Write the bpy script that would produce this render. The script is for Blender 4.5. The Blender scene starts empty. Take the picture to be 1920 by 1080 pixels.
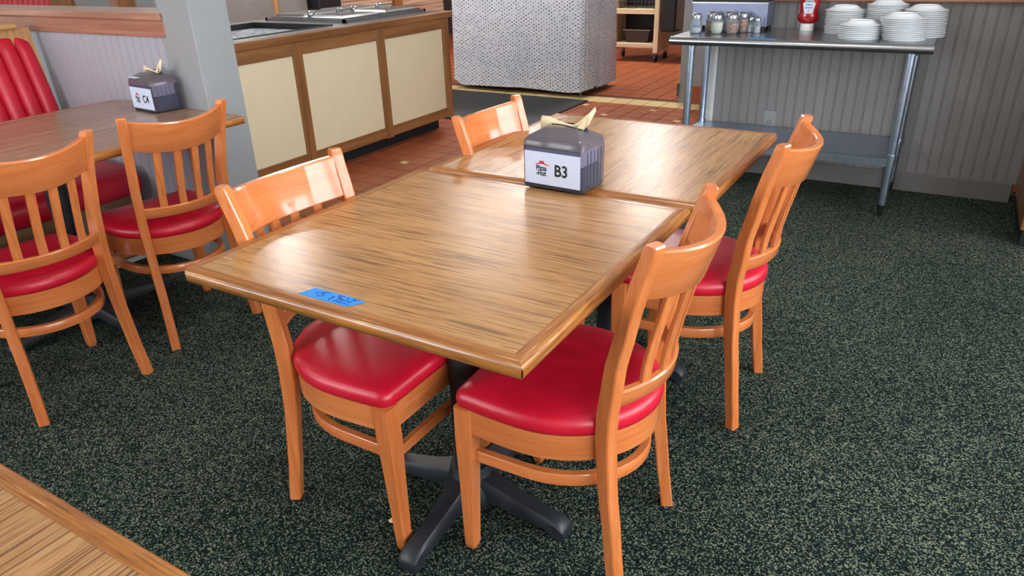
import bpy, bmesh, math, random
from mathutils import Vector, Matrix
random.seed(7)
PI = math.pi
SC = bpy.context.scene
COL = SC.collection

# ------------------------------------------------------------------ camera
CAM_F, CAM_YAW, CAM_PITCH, CAM_ROLL = 1349.0, -0.5481, 0.4450, -0.0330
CAM_POS = Vector((1.2908, -0.8054, 1.3304))
fw = Vector((math.sin(CAM_YAW)*math.cos(CAM_PITCH), math.cos(CAM_YAW)*math.cos(CAM_PITCH), -math.sin(CAM_PITCH)))
rt = fw.cross(Vector((0, 0, 1))).normalized()
up = rt.cross(fw)
r2 = math.cos(CAM_ROLL)*rt + math.sin(CAM_ROLL)*up
u2 = -math.sin(CAM_ROLL)*rt + math.cos(CAM_ROLL)*up
cd = bpy.data.cameras.new('camera')
cd.sensor_width = 36.0
cd.lens = 36.0*CAM_F/1920.0
cd.clip_start = 0.02
co = bpy.data.objects.new('camera', cd)
COL.objects.link(co)
co.matrix_world = Matrix(((r2.x, u2.x, -fw.x, CAM_POS.x), (r2.y, u2.y, -fw.y, CAM_POS.y),
                          (r2.z, u2.z, -fw.z, CAM_POS.z), (0, 0, 0, 1)))
SC.camera = co

def project(p):
    q = Vector(p) - CAM_POS
    d = q.dot(fw)
    if d < 0.05:
        return None
    return (960+CAM_F*q.dot(r2)/d, 540-CAM_F*q.dot(u2)/d, d)

# ------------------------------------------------------------------ world, daylight, exposure
SKY_COLOR = (0.86, 0.93, 1.0)
SKY_STRENGTH = 13.0
LAMP_STRENGTH = 19.0
EXPOSURE = 0.0
w = bpy.data.worlds.new('sky')
SC.world = w
w.use_nodes = True
bg = w.node_tree.nodes['Background']
bg.inputs['Color'].default_value = SKY_COLOR + (1,)
bg.inputs['Strength'].default_value = SKY_STRENGTH
SC.view_settings.view_transform = 'Standard'
SC.view_settings.look = 'None'
SC.view_settings.gamma = 1.0
SC.view_settings.exposure = EXPOSURE
SC.view_settings.use_curve_mapping = False
SC.cycles.use_denoising = True
SC.cycles.max_bounces = 8
SC.cycles.diffuse_bounces = 5
SC.cycles.transparent_max_bounces = 16
SC.cycles.sample_clamp_indirect = 6.0

WIN_X, WIN_Y = 3.7, -3.7            # the two window walls of the dining room
WIN_RIGHT = [(-3.2, -1.75), (-1.45, 0.0), (0.3, 1.75), (2.05, 3.5)]
WIN_FRONT = [(-4.8, -3.3), (-2.9, -1.4)]
SILL, HEAD, CEIL = 0.85, 2.45, 2.8
def portal(name, loc, rot, sx, sy):
    l = bpy.data.lights.new(name, 'AREA')
    l.shape = 'RECTANGLE'; l.size = sx; l.size_y = sy
    l.cycles.is_portal = True
    o = bpy.data.objects.new(name, l); COL.objects.link(o)
    o.location = loc; o.rotation_euler = rot
for a, b in WIN_RIGHT:
    portal('window_daylight', (WIN_X+0.06, (a+b)/2, (SILL+HEAD)/2), (PI/2, 0, PI/2), b-a, HEAD-SILL)
for a, b in WIN_FRONT:
    portal('window_daylight', ((a+b)/2, WIN_Y-0.06, (SILL+HEAD)/2), (PI/2, 0, 0), b-a, HEAD-SILL)

# ------------------------------------------------------------------ material helpers
def srgb(r, g, b):
    f = lambda c: (c/255/12.92) if c/255 <= 0.04045 else ((c/255+0.055)/1.055)**2.4
    return (f(r), f(g), f(b), 1.0)
class NT:
    def __init__(s, name):
        s.m = bpy.data.materials.new(name); s.m.use_nodes = True
        s.t = s.m.node_tree; s.n = s.t.nodes; s.p = s.n['Principled BSDF']
    def add(s, typ, **kw):
        n = s.n.new(typ)
        for k, v in kw.items():
            if k in n.inputs: n.inputs[k].default_value = v
            else: setattr(n, k, v)
        return n
    def link(s, a, b): s.t.links.new(a, b)
    def coord(s, scale=(1, 1, 1), rot=(0, 0, 0), kind='Object'):
        tc = s.n.new('ShaderNodeTexCoord'); mp = s.n.new('ShaderNodeMapping')
        mp.inputs['Scale'].default_value = scale; mp.inputs['Rotation'].default_value = rot
        s.link(tc.outputs[kind], mp.inputs['Vector'])
        return mp.outputs['Vector']
    def noise(s, vec, scale=5, detail=4, rough=0.55, dist=0.0):
        n = s.n.new('ShaderNodeTexNoise')
        n.inputs['Scale'].default_value = scale; n.inputs['Detail'].default_value = detail
        n.inputs['Roughness'].default_value = rough; n.inputs['Distortion'].default_value = dist
        if vec is not None: s.link(vec, n.inputs['Vector'])
        return n.outputs['Fac']
    def ramp(s, fac, stops):
        n = s.n.new('ShaderNodeValToRGB'); e = n.color_ramp.elements
        while len(e) < len(stops): e.new(0.5)
        for i, (p, c) in enumerate(stops):
            e[i].position = p; e[i].color = c if len(c) == 4 else tuple(c)+(1,)
        s.link(fac, n.inputs['Fac']); return n.outputs['Color']
    def mix(s, fac, a, b, mode='MIX'):
        n = s.n.new('ShaderNodeMix'); n.data_type = 'RGBA'; n.blend_type = mode
        for sock, v in ((n.inputs[0], fac), (n.inputs[6], a), (n.inputs[7], b)):
            if hasattr(v, 'is_linked') or isinstance(v, bpy.types.NodeSocket): s.link(v, sock)
            else: sock.default_value = v
        return n.outputs[2]
    def math(s, op, a, b=0.0):
        n = s.n.new('ShaderNodeMath'); n.operation = op
        for sock, v in ((n.inputs[0], a), (n.inputs[1], b)):
            if isinstance(v, bpy.types.NodeSocket): s.link(v, sock)
            else: sock.default_value = v
        return n.outputs[0]
    def bump(s, h, strength=0.2, dist=0.002):
        n = s.n.new('ShaderNodeBump'); n.inputs['Strength'].default_value = strength
        n.inputs['Distance'].default_value = dist
        s.link(h, n.inputs['Height']); s.link(n.outputs['Normal'], s.p.inputs['Normal'])
    def color(s, c):
        if isinstance(c, bpy.types.NodeSocket): s.link(c, s.p.inputs['Base Color'])
        else: s.p.inputs['Base Color'].default_value = c
    def set(s, **kw):
        for k, v in kw.items():
            k = {'rough': 'Roughness', 'metal': 'Metallic', 'coat': 'Coat Weight', 'coatr': 'Coat Roughness',
                 'spec': 'Specular IOR Level', 'aniso': 'Anisotropic'}[k]
            if isinstance(v, bpy.types.NodeSocket): s.link(v, s.p.inputs[k])
            else: s.p.inputs[k].default_value = v
        return s

def plain(name, rgb, rough=0.5, metal=0.0, coat=0.0, var=0.08, scale=30, bump=0.0):
    n = NT(name); v = n.coord()
    f = n.noise(v, scale, 3)
    a = tuple(c*(1-var) for c in rgb[:3])+(1,); b = tuple(min(1, c*(1+var)) for c in rgb[:3])+(1,)
    n.color(n.ramp(f, [(0.3, a), (0.7, b)])); n.set(rough=rough, metal=metal, coat=coat)
    if bump: n.bump(f, bump, 0.001)
    return n.m

def wood(name, light, dark, axis, rough=0.3, coat=0.4, freq=55, stretch=0.05, pores=0.5, bump=0.06, flat=False, wear=0.0):
    """plain wood with grain running along the local axis 0/1/2"""
    n = NT(name)
    sc = [1.0, 1.0, 1.0]; sc[axis] = stretch
    if flat: sc = [stretch, stretch, 1.0]
    v = n.coord(tuple(sc))
    warp = n.noise(n.coord(tuple(x*6 for x in sc)), 1.0, 2)
    big = n.noise(v, freq*0.35, 3, 0.5, 1.2)
    fine = n.noise(v, freq*3.2, 3, 0.6)
    mid = tuple((a+b)/2 for a, b in zip(light, dark))
    c = n.ramp(big, [(0.32, dark), (0.5, mid), (0.66, light)])
    por = n.ramp(fine, [(0.36, (0.55, 0.5, 0.45, 1)), (0.5, (1, 1, 1, 1))])
    c = n.mix(pores, c, por, 'MULTIPLY')
    tone = n.ramp(warp, [(0.3, (0.9, 0.88, 0.86, 1)), (0.7, (1.06, 1.05, 1.04, 1))])
    c = n.mix(0.6, c, tone, 'MULTIPLY')
    if wear:
        wn = n.noise(v, 150, 4, 0.7)
        wm = n.ramp(wn, [(0.60, (0, 0, 0, 1)), (0.68, (1, 1, 1, 1))])
        c = n.mix(n.math('MULTIPLY', wm, wear), c, srgb(222, 186, 134))
    n.color(c); n.set(rough=rough, coat=coat, coatr=0.12)
    if bump: n.bump(fine, bump, 0.0005)
    return n.m

def laminate(name, axis, light=srgb(186, 140, 92), mid=srgb(166, 120, 75), dark=srgb(88, 56, 32), rough=0.23):
    """printed oak laminate: wavy dark pore streaks along the local axis"""
    n = NT(name)
    o = 1-axis
    tc = n.n.new('ShaderNodeTexCoord'); sp = n.n.new('ShaderNodeSeparateXYZ')
    n.link(tc.outputs['Object'], sp.inputs[0])
    al, ac = sp.outputs[axis], sp.outputs[o]
    low = n.noise(n.coord(tuple([2.2, 2.2, 1] if False else [1.6 if k == axis else 7 for k in (0, 1)]+[1])), 1.0, 3)
    ac2 = n.math('ADD', ac, n.math('MULTIPLY', n.math('SUBTRACT', low, 0.5), 0.022))
    cb = n.n.new('ShaderNodeCombineXYZ')
    n.link(n.math('MULTIPLY', al, 5.0), cb.inputs[0]); n.link(n.math('MULTIPLY', ac2, 205.0), cb.inputs[1])
    f1 = n.noise(cb.outputs[0], 1.0, 1.2, 0.5, 0.25)
    cb2 = n.n.new('ShaderNodeCombineXYZ')
    n.link(n.math('MULTIPLY', al, 18.0), cb2.inputs[0]); n.link(n.math('MULTIPLY', ac2, 520.0), cb2.inputs[1])
    f2 = n.noise(cb2.outputs[0], 1.0, 2, 0.5)
    cb3 = n.n.new('ShaderNodeCombineXYZ')
    n.link(n.math('MULTIPLY', al, 1.2), cb3.inputs[0]); n.link(n.math('MULTIPLY', ac2, 22.0), cb3.inputs[1])
    f3 = n.noise(cb3.outputs[0], 1.0, 2, 0.5)
    c = n.ramp(f3, [(0.3, mid), (0.7, light)])
    streak = n.ramp(f1, [(0.36, (1, 1, 1, 1)), (0.48, (0, 0, 0, 1)), (0.52, (0, 0, 0, 1))])
    c = n.mix(n.math('MULTIPLY', streak, 0.70), c, dark)
    fine = n.ramp(f2, [(0.36, (0.62, 0.58, 0.52, 1)), (0.5, (1, 1, 1, 1))])
    c = n.mix(0.75, c, fine, 'MULTIPLY')
    n.color(c)
    rn = n.noise(n.coord((1, 1, 1)), 900, 2)
    n.set(rough=rough, coat=0.0, spec=0.42)
    n.bump(rn, 0.16, 0.0006)
    return n.m

M = {}
CH_L, CH_D = srgb(217, 129, 73), srgb(198, 107, 53)
M['chair_bent'] = wood('orange_stained_bentwood', CH_L, CH_D, 0, 0.26, 0.55, 70, 0.06, 0.25, 0, True)
for k, a in (('x', 0), ('y', 1), ('z', 2)):
    M['chair_'+k] = wood('orange_stained_beech_'+k, CH_L, CH_D, a, 0.26, 0.55, 70, 0.06, 0.2, bump=0)
    M['oak_'+k] = wood('worn_oak_edge_'+k, srgb(188, 122, 56), srgb(134, 78, 32), a, 0.3, 0.5, 110, 0.035, 1.0, wear=0.55)
    M['brown_'+k] = wood('brown_stained_birch_'+k, srgb(158, 106, 60), srgb(120, 74, 38), a, 0.42, 0.15, 40, 0.05, 0.4)
    M['pinkoak_'+k] = wood('faded_oak_rail_'+k, srgb(186, 136, 112), srgb(146, 96, 74), a, 0.38, 0.3, 60, 0.04, 0.5)
    M['lightwood_'+k] = wood('pale_bench_wood_'+k, srgb(206, 160, 104), srgb(176, 126, 74), a, 0.4, 0.2, 50, 0.05, 0.4)
    M['cartwood_'+k] = wood('pale_cart_wood_'+k, srgb(224, 204, 172), srgb(198, 172, 136), a, 0.5, 0.0, 30, 0.05, 0.3)
    M['benchlam_'+k] = wood('grey_brown_bench_laminate_'+k, srgb(150, 122, 84), srgb(104, 80, 50), a, 0.4, 0.0, 45, 0.05, 0.6)
M['lam_x'] = laminate('oak_laminate_along', 0)
M['lam_y'] = laminate('oak_laminate_across', 1, srgb(182, 136, 92), srgb(160, 115, 74), srgb(90, 60, 36), 0.27)
M['lam_dark'] = laminate('brown_booth_laminate', 1, srgb(172, 138, 116), srgb(150, 116, 96), srgb(110, 82, 66), 0.22)
def vinyl():
    n = NT('red_vinyl'); v = n.coord()
    f = n.noise(v, 380, 2); g = n.noise(v, 6, 3)
    n.color(n.ramp(g, [(0.3, srgb(190, 14, 40)), (0.7, srgb(206, 22, 50))]))
    n.set(rough=0.36, coat=0.08, coatr=0.25); n.bump(f, 0.05, 0.0005)
    return n.m
M['vinyl'] = vinyl()
def carpet():
    n = NT('dark_green_loop_carpet')
    v = n.coord((1, 1, 1), (0, 0, 0.6))
    wob = n.noise(n.coord(), 3, 3)
    vo = n.n.new('ShaderNodeTexVoronoi'); vo.inputs['Scale'].default_value = 290; vo.inputs['Randomness'].default_value = 0.4
    n.link(v, vo.inputs['Vector'])
    rnd = n.n.new('ShaderNodeSeparateColor'); n.link(vo.outputs['Color'], rnd.inputs[0])
    big = n.noise(n.coord(), 1.6, 5, 0.6)
    sel = n.math('ADD', rnd.outputs[0], n.math('MULTIPLY', n.math('SUBTRACT', big, 0.5), 0.30))
    c = n.ramp(sel, [(0.0, srgb(10, 21, 22)), (0.42, srgb(18, 34, 33)), (0.55, srgb(38, 58, 53)), (0.72, srgb(58, 74, 65)),
                     (0.80, srgb(110, 117, 98)), (1.0, srgb(144, 146, 121))])
    shade = n.ramp(vo.outputs['Distance'], [(0.15, (1, 1, 1, 1)), (0.75, (0.35, 0.35, 0.35, 1))])
    c = n.mix(0.8, c, shade, 'MULTIPLY')
    n.color(c); n.set(rough=0.95, spec=0.1)
    n.bump(n.math('SUBTRACT', 1.0, vo.outputs['Distance']), 0.6, 0.004)
    return n.m
M['carpet'] = carpet()
def tilemat(name, a, b, rough=0.35):
    n = NT(name)
    oi = n.n.new('ShaderNodeObjectInfo')
    c = n.ramp(oi.outputs['Random'], [(0.0, a), (1.0, b)])
    g = n.noise(n.coord(kind='Generated'), 5, 4)
    c = n.mix(0.5, c, n.ramp(g, [(0.3, (0.85, 0.83, 0.82, 1)), (0.7, (1.08, 1.06, 1.05, 1))]), 'MULTIPLY')
    n.color(c); n.set(rough=rough); n.bump(n.noise(n.coord(), 120, 2), 0.08, 0.001)
    return n.m
M['tile'] = tilemat('terracotta_quarry_tile', srgb(150, 78, 46), srgb(168, 90, 54))
M['cream_tile'] = tilemat('cream_quarry_tile', srgb(222, 192, 136), srgb(232, 206, 150))
M['grout'] = plain('dark_grout', srgb(96, 60, 46), 0.9)
M['paint_dark'] = plain('warm_grey_baseboard_paint', srgb(116, 111, 108), 0.45, var=0.05, scale=4)
M['paint_skylit'] = plain('skylit_grey_wall_paint', srgb(166, 166, 174), 0.36, var=0.04, scale=4)  # copy of the wall paint, reflected skylight put into its lighter, bluer colour
M['paint'] = plain('warm_grey_wall_paint', srgb(136, 131, 129), 0.42, var=0.05, scale=4)
M['paint_cool'] = plain('cool_grey_column_paint', srgb(146, 147, 148), 0.45, var=0.03, scale=5)
M['white_trim'] = plain('white_trim_paint', srgb(214, 212, 208), 0.5)
M['ceiling'] = plain('white_ceiling', srgb(226, 226, 222), 0.9)
M['roomwall'] = plain('beige_room_wall', srgb(196, 192, 186), 0.8)
M['darkwall'] = plain('dark_kitchen_wall', srgb(70, 58, 54), 0.8)
M['iron'] = plain('black_cast_iron', srgb(30, 34, 40), 0.45, var=0.15, scale=80, bump=0.1)
M['black'] = plain('black_plastic', srgb(20, 20, 22), 0.5)
M['toe'] = plain('black_toe_kick', srgb(14, 14, 18), 0.7)
M['cream'] = plain('cream_panel', srgb(226, 208, 172), 0.55, var=0.02, scale=8)
M['steel'] = plain('stainless_steel', srgb(176, 178, 182), 0.26, 1.0, var=0.06, scale=12)
M['steel_dark'] = plain('dull_steel', srgb(120, 124, 130), 0.3, 1.0, var=0.1, scale=12)
M['warmer'] = plain('brushed_warmer_steel', srgb(138, 142, 166), 0.42, 0.8, var=0.06, scale=10)
M['galv'] = plain('galvanised_steel', srgb(176, 190, 208), 0.34, 1.0, var=0.1, scale=40)
M['plate'] = plain('white_melamine', srgb(236, 238, 240), 0.22, coat=0.3, var=0.01)
M['paper'] = plain('white_paper', srgb(200, 209, 230), 0.7, var=0.02)
M['napkin'] = plain('tan_recycled_napkin', srgb(226, 204, 166), 0.9, var=0.05, scale=120)
M['napstack'] = plain('pale_napkin_stack', srgb(190, 188, 196), 0.9, var=0.1, scale=60)
M['holder_in'] = plain('blue_grey_holder_insert', srgb(62, 74, 100), 0.4)
M['ink'] = plain('black_ink', srgb(16, 16, 18), 0.6)
M['red_ink'] = plain('red_ink', srgb(196, 30, 44), 0.6)
M['pen'] = plain('dark_blue_pen', srgb(14, 36, 84), 0.6)
M['tape'] = plain('blue_masking_tape', srgb(20, 132, 226), 0.6, var=0.04, scale=200)
M['gold_ink'] = plain('gold_ink', srgb(190, 168, 110), 0.5)
M['ketchup'] = plain('ketchup_red_plastic', srgb(158, 10, 20), 0.2, coat=0.4, var=0.03)
M['white_plastic'] = plain('white_plastic', srgb(230, 230, 226), 0.4)
M['clearish'] = plain('pale_worn_mark', srgb(214, 178, 128), 0.5)
M['rubber'] = None
def rubber():
    n = NT('ribbed_black_rubber'); wv = n.n.new('ShaderNodeTexWave'); wv.inputs['Scale'].default_value = 18
    n.link(n.coord(), wv.inputs['Vector'])
    n.color(n.ramp(wv.outputs['Fac'], [(0.2, srgb(26, 27, 28)), (0.8, srgb(48, 50, 50))])); n.set(rough=0.7)
    n.bump(wv.outputs['Fac'], 0.5, 0.004); return n.m
M['rubber'] = rubber()
def smoke(name, tint, gloss=0.12, dark=0.55):
    n = NT(name)
    tr = n.add('ShaderNodeBsdfTransparent'); tr.inputs['Color'].default_value = tint
    n.color(tuple(c*0.5 for c in tint[:3])+(1,)); n.set(rough=gloss)
    mx = n.n.new('ShaderNodeMixShader')
    fr = n.n.new('ShaderNodeFresnel'); fr.inputs['IOR'].default_value = 1.45
    n.link(n.math('ADD', n.math('MULTIPLY', fr.outputs[0], 1.0), dark), mx.inputs[0])
    n.link(tr.outputs[0], mx.inputs[1]); n.link(n.p.outputs[0], mx.inputs[2])
    n.link(mx.outputs[0], n.n['Material Output'].inputs['Surface'])
    return n.m
M['smoke'] = smoke('smoky_clear_plastic', srgb(206, 200, 214), 0.08, 0.12)
M['smoke_lid'] = smoke('smoky_lid_plastic', srgb(164, 152, 160), 0.12, 0.5)
M['jarglass'] = smoke('clear_glass', srgb(238, 244, 248), 0.03, 0.22)
def chilli():
    n = NT('chilli_flakes'); vo = n.n.new('ShaderNodeTexVoronoi'); vo.inputs['Scale'].default_value = 260
    n.link(n.coord(), vo.inputs['Vector']); s = n.n.new('ShaderNodeSeparateColor'); n.link(vo.outputs['Color'], s.inputs[0])
    n.color(n.ramp(s.outputs[0], [(0.2, srgb(140, 44, 20)), (0.55, srgb(196, 96, 50)), (0.85, srgb(230, 190, 130))])); n.set(rough=0.8)
    return n.m
M['chilli'] = chilli()
M['cheese'] = plain('grated_cheese', srgb(240, 234, 206), 0.9, var=0.04, scale=200)
M['salt'] = plain('white_salt', srgb(236, 240, 244), 0.9)
def cloth():
    n = NT('printed_cube_pattern_cloth')
    tc = n.n.new('ShaderNodeTexCoord'); sp = n.n.new('ShaderNodeSeparateXYZ'); n.link(tc.outputs['Object'], sp.inputs[0])
    u = n.math('ADD', sp.outputs[0], sp.outputs[1]); z = sp.outputs[2]
    tot = None
    S = 0.0235
    def fam(ang, s, wdt):
        d = n.math('ADD', n.math('MULTIPLY', u, math.cos(ang)/s), n.math('MULTIPLY', z, math.sin(ang)/s))
        fr = n.math('FRACT', n.math('ADD', d, 100.0))
        return n.math('LESS_THAN', fr, wdt)
    a, b, c = fam(0.0, S, 0.22), fam(PI/3, S, 0.22), fam(2*PI/3, S, 0.22)
    lines = n.math('MAXIMUM', a, n.math('MAXIMUM', b, c))
    dots = n.math('MULTIPLY', n.math('MULTIPLY', fam(PI/3, S*1.15, 0.44), fam(2*PI/3, S*1.15, 0.44)), n.math('GREATER_THAN', n.noise(n.coord(), 60, 0), 0.44))
    wash = n.noise(n.coord(), 4, 3)
    base = n.ramp(wash, [(0.35, srgb(214, 218, 226)), (0.65, srgb(232, 232, 234))])
    col = n.mix(n.math('MULTIPLY', lines, 0.40), base, srgb(140, 156, 184))
    col = n.mix(n.math('MULTIPLY', dots, 0.9), col, srgb(34, 44, 66))
    n.color(col); n.set(rough=0.75)
    n.bump(n.noise(n.coord(), 9, 3), 0.25, 0.02)
    return n.m
M['cloth'] = cloth()
def foil():
    n = NT('crinkled_film'); f = n.noise(n.coord((1, 1, 1)), 14, 4, 0.6, 0.8)
    n.color(n.ramp(f, [(0.35, srgb(150, 164, 182)), (0.6, srgb(226, 232, 240))])); n.set(rough=0.15)
    n.bump(f, 0.6, 0.02); return n.m
M['foil'] = foil()
def plankmat():
    n = NT('striped_plank_laminate'); f = n.noise(n.coord((1, 0.35, 14)), 3, 3, 0.5)
    n.color(n.ramp(f, [(0.35, srgb(150, 112, 92)), (0.5, srgb(186, 150, 126)), (0.65, srgb(206, 174, 148))])); n.set(rough=0.5); return n.m
M['plank'] = plankmat()
def lampmat():
    n = NT('lit_lamp_diffuser'); e = n.p.inputs
    e['Emission Color'].default_value = (1.0, 0.975, 0.94, 1); e['Emission Strength'].default_value = LAMP_STRENGTH
    n.color((0.9, 0.9, 0.9, 1)); return n.m
M['lamp'] = lampmat()
M['lamp_bright'] = lampmat()
M['lamp_bright'].node_tree.nodes['Principled BSDF'].inputs['Emission Strength'].default_value = LAMP_STRENGTH*3.4

# ------------------------------------------------------------------ mesh helpers
class MB:
    def __init__(s): s.v = []; s.f = []
    def add(s, verts, faces):
        o = len(s.v); s.v += [tuple(p) for p in verts]; s.f += [tuple(i+o for i in f) for f in faces]; return s
    def box(s, x0, x1, y0, y1, z0, z1, c=0.0):
        if c <= 0:
            vs = [(x0, y0, z0), (x1, y0, z0), (x1, y1, z0), (x0, y1, z0), (x0, y0, z1), (x1, y0, z1), (x1, y1, z1), (x0, y1, z1)]
            return s.add(vs, [(0, 3, 2, 1), (4, 5, 6, 7), (0, 1, 5, 4), (1, 2, 6, 5), (2, 3, 7, 6), (3, 0, 4, 7)])
        def rr(i, z):
            a, b, d, e = x0+i, x1-i, y0+i, y1-i; k = max(c-i, 0)
            return [(a+k, d, z), (b-k, d, z), (b, d+k, z), (b, e-k, z), (b-k, e, z), (a+k, e, z), (a, e-k, z), (a, d+k, z)]
        return s.loft([rr(c*0.7, z0), rr(0, z0+c), rr(0, z1-c), rr(c*0.7, z1)])
    def loft(s, rings, caps=True, closed=False):
        n = len(rings[0]); o = len(s.v)
        for r in rings: s.v += [tuple(p) for p in r]
        m = len(rings)
        for i in range(m if closed else m-1):
            j = (i+1) % m
            for k in range(n):
                l = (k+1) % n
                s.f.append((o+i*n+k, o+i*n+l, o+j*n+l, o+j*n+k))
        if caps and not closed:
            s.f.append(tuple(o+k for k in reversed(range(n)))); s.f.append(tuple(o+(m-1)*n+k for k in range(n)))
        return s
    def lathe(s, prof, n=20, c=(0, 0, 0)):
        rings = [[(c[0]+r*math.cos(2*PI*k/n), c[1]+r*math.sin(2*PI*k/n), c[2]+z) for k in range(n)] for r, z in prof]
        return s.loft(rings)
    def tube(s, pts, r, n=10):
        rings = []
        for i, p in enumerate(pts):
            p = Vector(p); a = Vector(pts[max(i-1, 0)]); b = Vector(pts[min(i+1, len(pts)-1)])
            t = (b-a).normalized(); q = t.orthogonal().normalized() if i == 0 else (q - t*q.dot(t)).normalized()
            e = t.cross(q); rr = r[i] if isinstance(r, (list, tuple)) else r
            rings.append([p+q*rr*math.cos(2*PI*k/n)+e*rr*math.sin(2*PI*k/n) for k in range(n)])
        return s.loft(rings)
    def cyl(s, x, y, z0, z1, r, n=16, r1=None):
        return s.lathe([(r, z0), (r if r1 is None else r1, z1)], n, (x, y, 0))
    def mesh(s, name, mat, smooth=False, auto=True):
        me = bpy.data.meshes.new(name); me.from_pydata(s.v, [], s.f); me.validate()
        bm = bmesh.new(); bm.from_mesh(me); bmesh.ops.recalc_face_normals(bm, faces=bm.faces); bm.to_mesh(me); bm.free()
        me.materials.append(mat)
        if smooth:
            for p in me.polygons: p.use_smooth = True
            try: me.set_sharp_from_angle(angle=math.radians(smooth if smooth is not True else 40))
            except Exception: pass
        return me
    def obj(s, name, mat, parent=None, smooth=False, loc=None, rotz=0.0):
        return link(name, s.mesh(name, mat, smooth), parent, loc, rotz)
def link(name, me, parent=None, loc=None, rotz=0.0):
    o = bpy.data.objects.new(name, me); COL.objects.link(o)
    if parent is not None: o.parent = parent
    if loc is not None: o.location = loc
    if rotz: o.rotation_euler = (0, 0, rotz)
    return o
def tag(o, label, cat, group=None):
    o['label'] = label; o['category'] = cat
    if group: o['group'] = group
    return o
def thing(name, label, cat, loc=(0, 0, 0), rotz=0.0, group=None):
    o = link(name, None, None, loc, rotz); return tag(o, label, cat, group)
def struct(o, label=None):
    o['kind'] = 'structure'
    if label: o['label'] = label
    return o
def copy_tree(o, parent=None):
    c = o.copy(); COL.objects.link(c); c.parent = parent
    for ch in list(o.children): copy_tree(ch, c)
    return c
def text_mesh(name, s, size, mat, parent, origin, ux, uy, bold=0.0, align='LEFT', sx=1.0):
    """flat lettering laid in the plane spanned by ux (reading direction) and uy"""
    cu = bpy.data.curves.new(name, 'FONT'); cu.body = s; cu.size = size; cu.align_x = align
    cu.offset = bold; cu.extrude = 0.0002; cu.resolution_u = 3
    to = bpy.data.objects.new(name, cu); COL.objects.link(to)
    dg = bpy.context.evaluated_depsgraph_get()
    me = bpy.data.meshes.new_from_object(to.evaluated_get(dg))
    bpy.data.objects.remove(to); 
    ux = Vector(ux).normalized(); uy = Vector(uy).normalized(); nz = ux.cross(uy); O = Vector(origin)
    for v in me.vertices:
        p = v.co.copy(); v.co = O+ux*(p.x*sx)+uy*p.y+nz*p.z
    me.materials.clear(); me.materials.append(mat); me.name = name
    return link(name, me, parent)
def strokes(mb, lines, origin, ux, uy, wdt, lift):
    ux = Vector(ux); uy = Vector(uy); nz = ux.normalized().cross(uy.normalized()); O = Vector(origin)
    for ln in lines:
        for (a, b), (c, d) in zip(ln[:-1], ln[1:]):
            p = O+ux*a+uy*b; q = O+ux*c+uy*d; t = (q-p)
            if t.length < 1e-6: continue
            t.normalize(); s = nz.cross(t)*wdt/2; e = t*wdt*0.3
            lo = nz*(lift*0.4); hi = nz*lift
            mb.add([p-e-s+lo, q+e-s+lo, q+e+s+lo, p-e+s+lo, p-e-s+hi, q+e-s+hi, q+e+s+hi, p-e+s+hi],
                   [(4, 5, 6, 7), (0, 1, 5, 4), (1, 2, 6, 5), (2, 3, 7, 6), (3, 0, 4, 7)])

# ------------------------------------------------------------------ the room shell
WALL_Y = 3.72          # beadboard half wall behind the steel table
HALF_Y = 1.15          # beadboard half wall behind the booth table
TILE = 0.16
# carpet: an L so that it ends where the tiled aisle begins
cp = MB().box(-6.4, WIN_X, WIN_Y, 1.20, -0.03, 0.0).box(-1.40, WIN_X, 1.20, 3.86, -0.03, 0.0)
struct(cp.obj('floor_carpet', M['carpet']), 'dark green flecked loop carpet')
ft = MB().box(-6.4, WIN_X, 1.20, 9.8, -0.06, -0.031)
ft.box(-6.4, -1.40, 1.20, 3.86, -0.031, -0.006).box(-6.4, WIN_X, 3.86, 9.8, -0.031, -0.006)
floor_t = struct(ft.obj('floor_tile', M['grout']), 'terracotta quarry tile floor with cream insets')
tile_me = MB().box(-0.0765, 0.0765, -0.0765, 0.0765, -0.006, 0.0, 0.002).mesh('tile', M['tile'])
ytile_me = MB().box(-0.0765, 0.0765, -0.116, 0.116, -0.006, 0.0005, 0.002).mesh('border_tile', M['cream_tile'])
inset_me = MB().box(-0.027, 0.027, -0.027, 0.027, -0.004, 0.0014, 0.001).mesh('inset_tile', M['cream_tile'])
Y0L, Y1L = 5.36, 5.60
def quad_px(*ps): return [project(p)[:2] for p in ps]
def inside(px, poly):
    c = False; n = len(poly)
    for i in range(n):
        (x1, y1), (x2, y2) = poly[i], poly[(i+1) % n]
        if (y1 > px[1]) != (y2 > px[1]) and px[0] < (x2-x1)*(px[1]-y1)/(y2-y1)+x1: c = not c
    return c
OCC = [quad_px((0, 0, .75), (.81, 0, .75), (.84, 1.62, .75), (.03, 1.62, .75)),
       quad_px((-2.15, 1.6, .1), (-2.15, 4.0, .1), (-2.15, 4.0, .88), (-2.15, 1.6, .88)),
       quad_px((-3.2, 5.45, .05), (-1.66, 5.45, .05), (-1.66, 5.45, 1.2), (-3.2, 5.45, 1.2)),
       quad_px((0.0, WALL_Y, 0), (1.7, WALL_Y, 0), (1.7, WALL_Y, 1.2), (0.0, WALL_Y, 1.2))]
vis, rest = [], []
x0g, y0g = -0.888, 5.207
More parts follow.
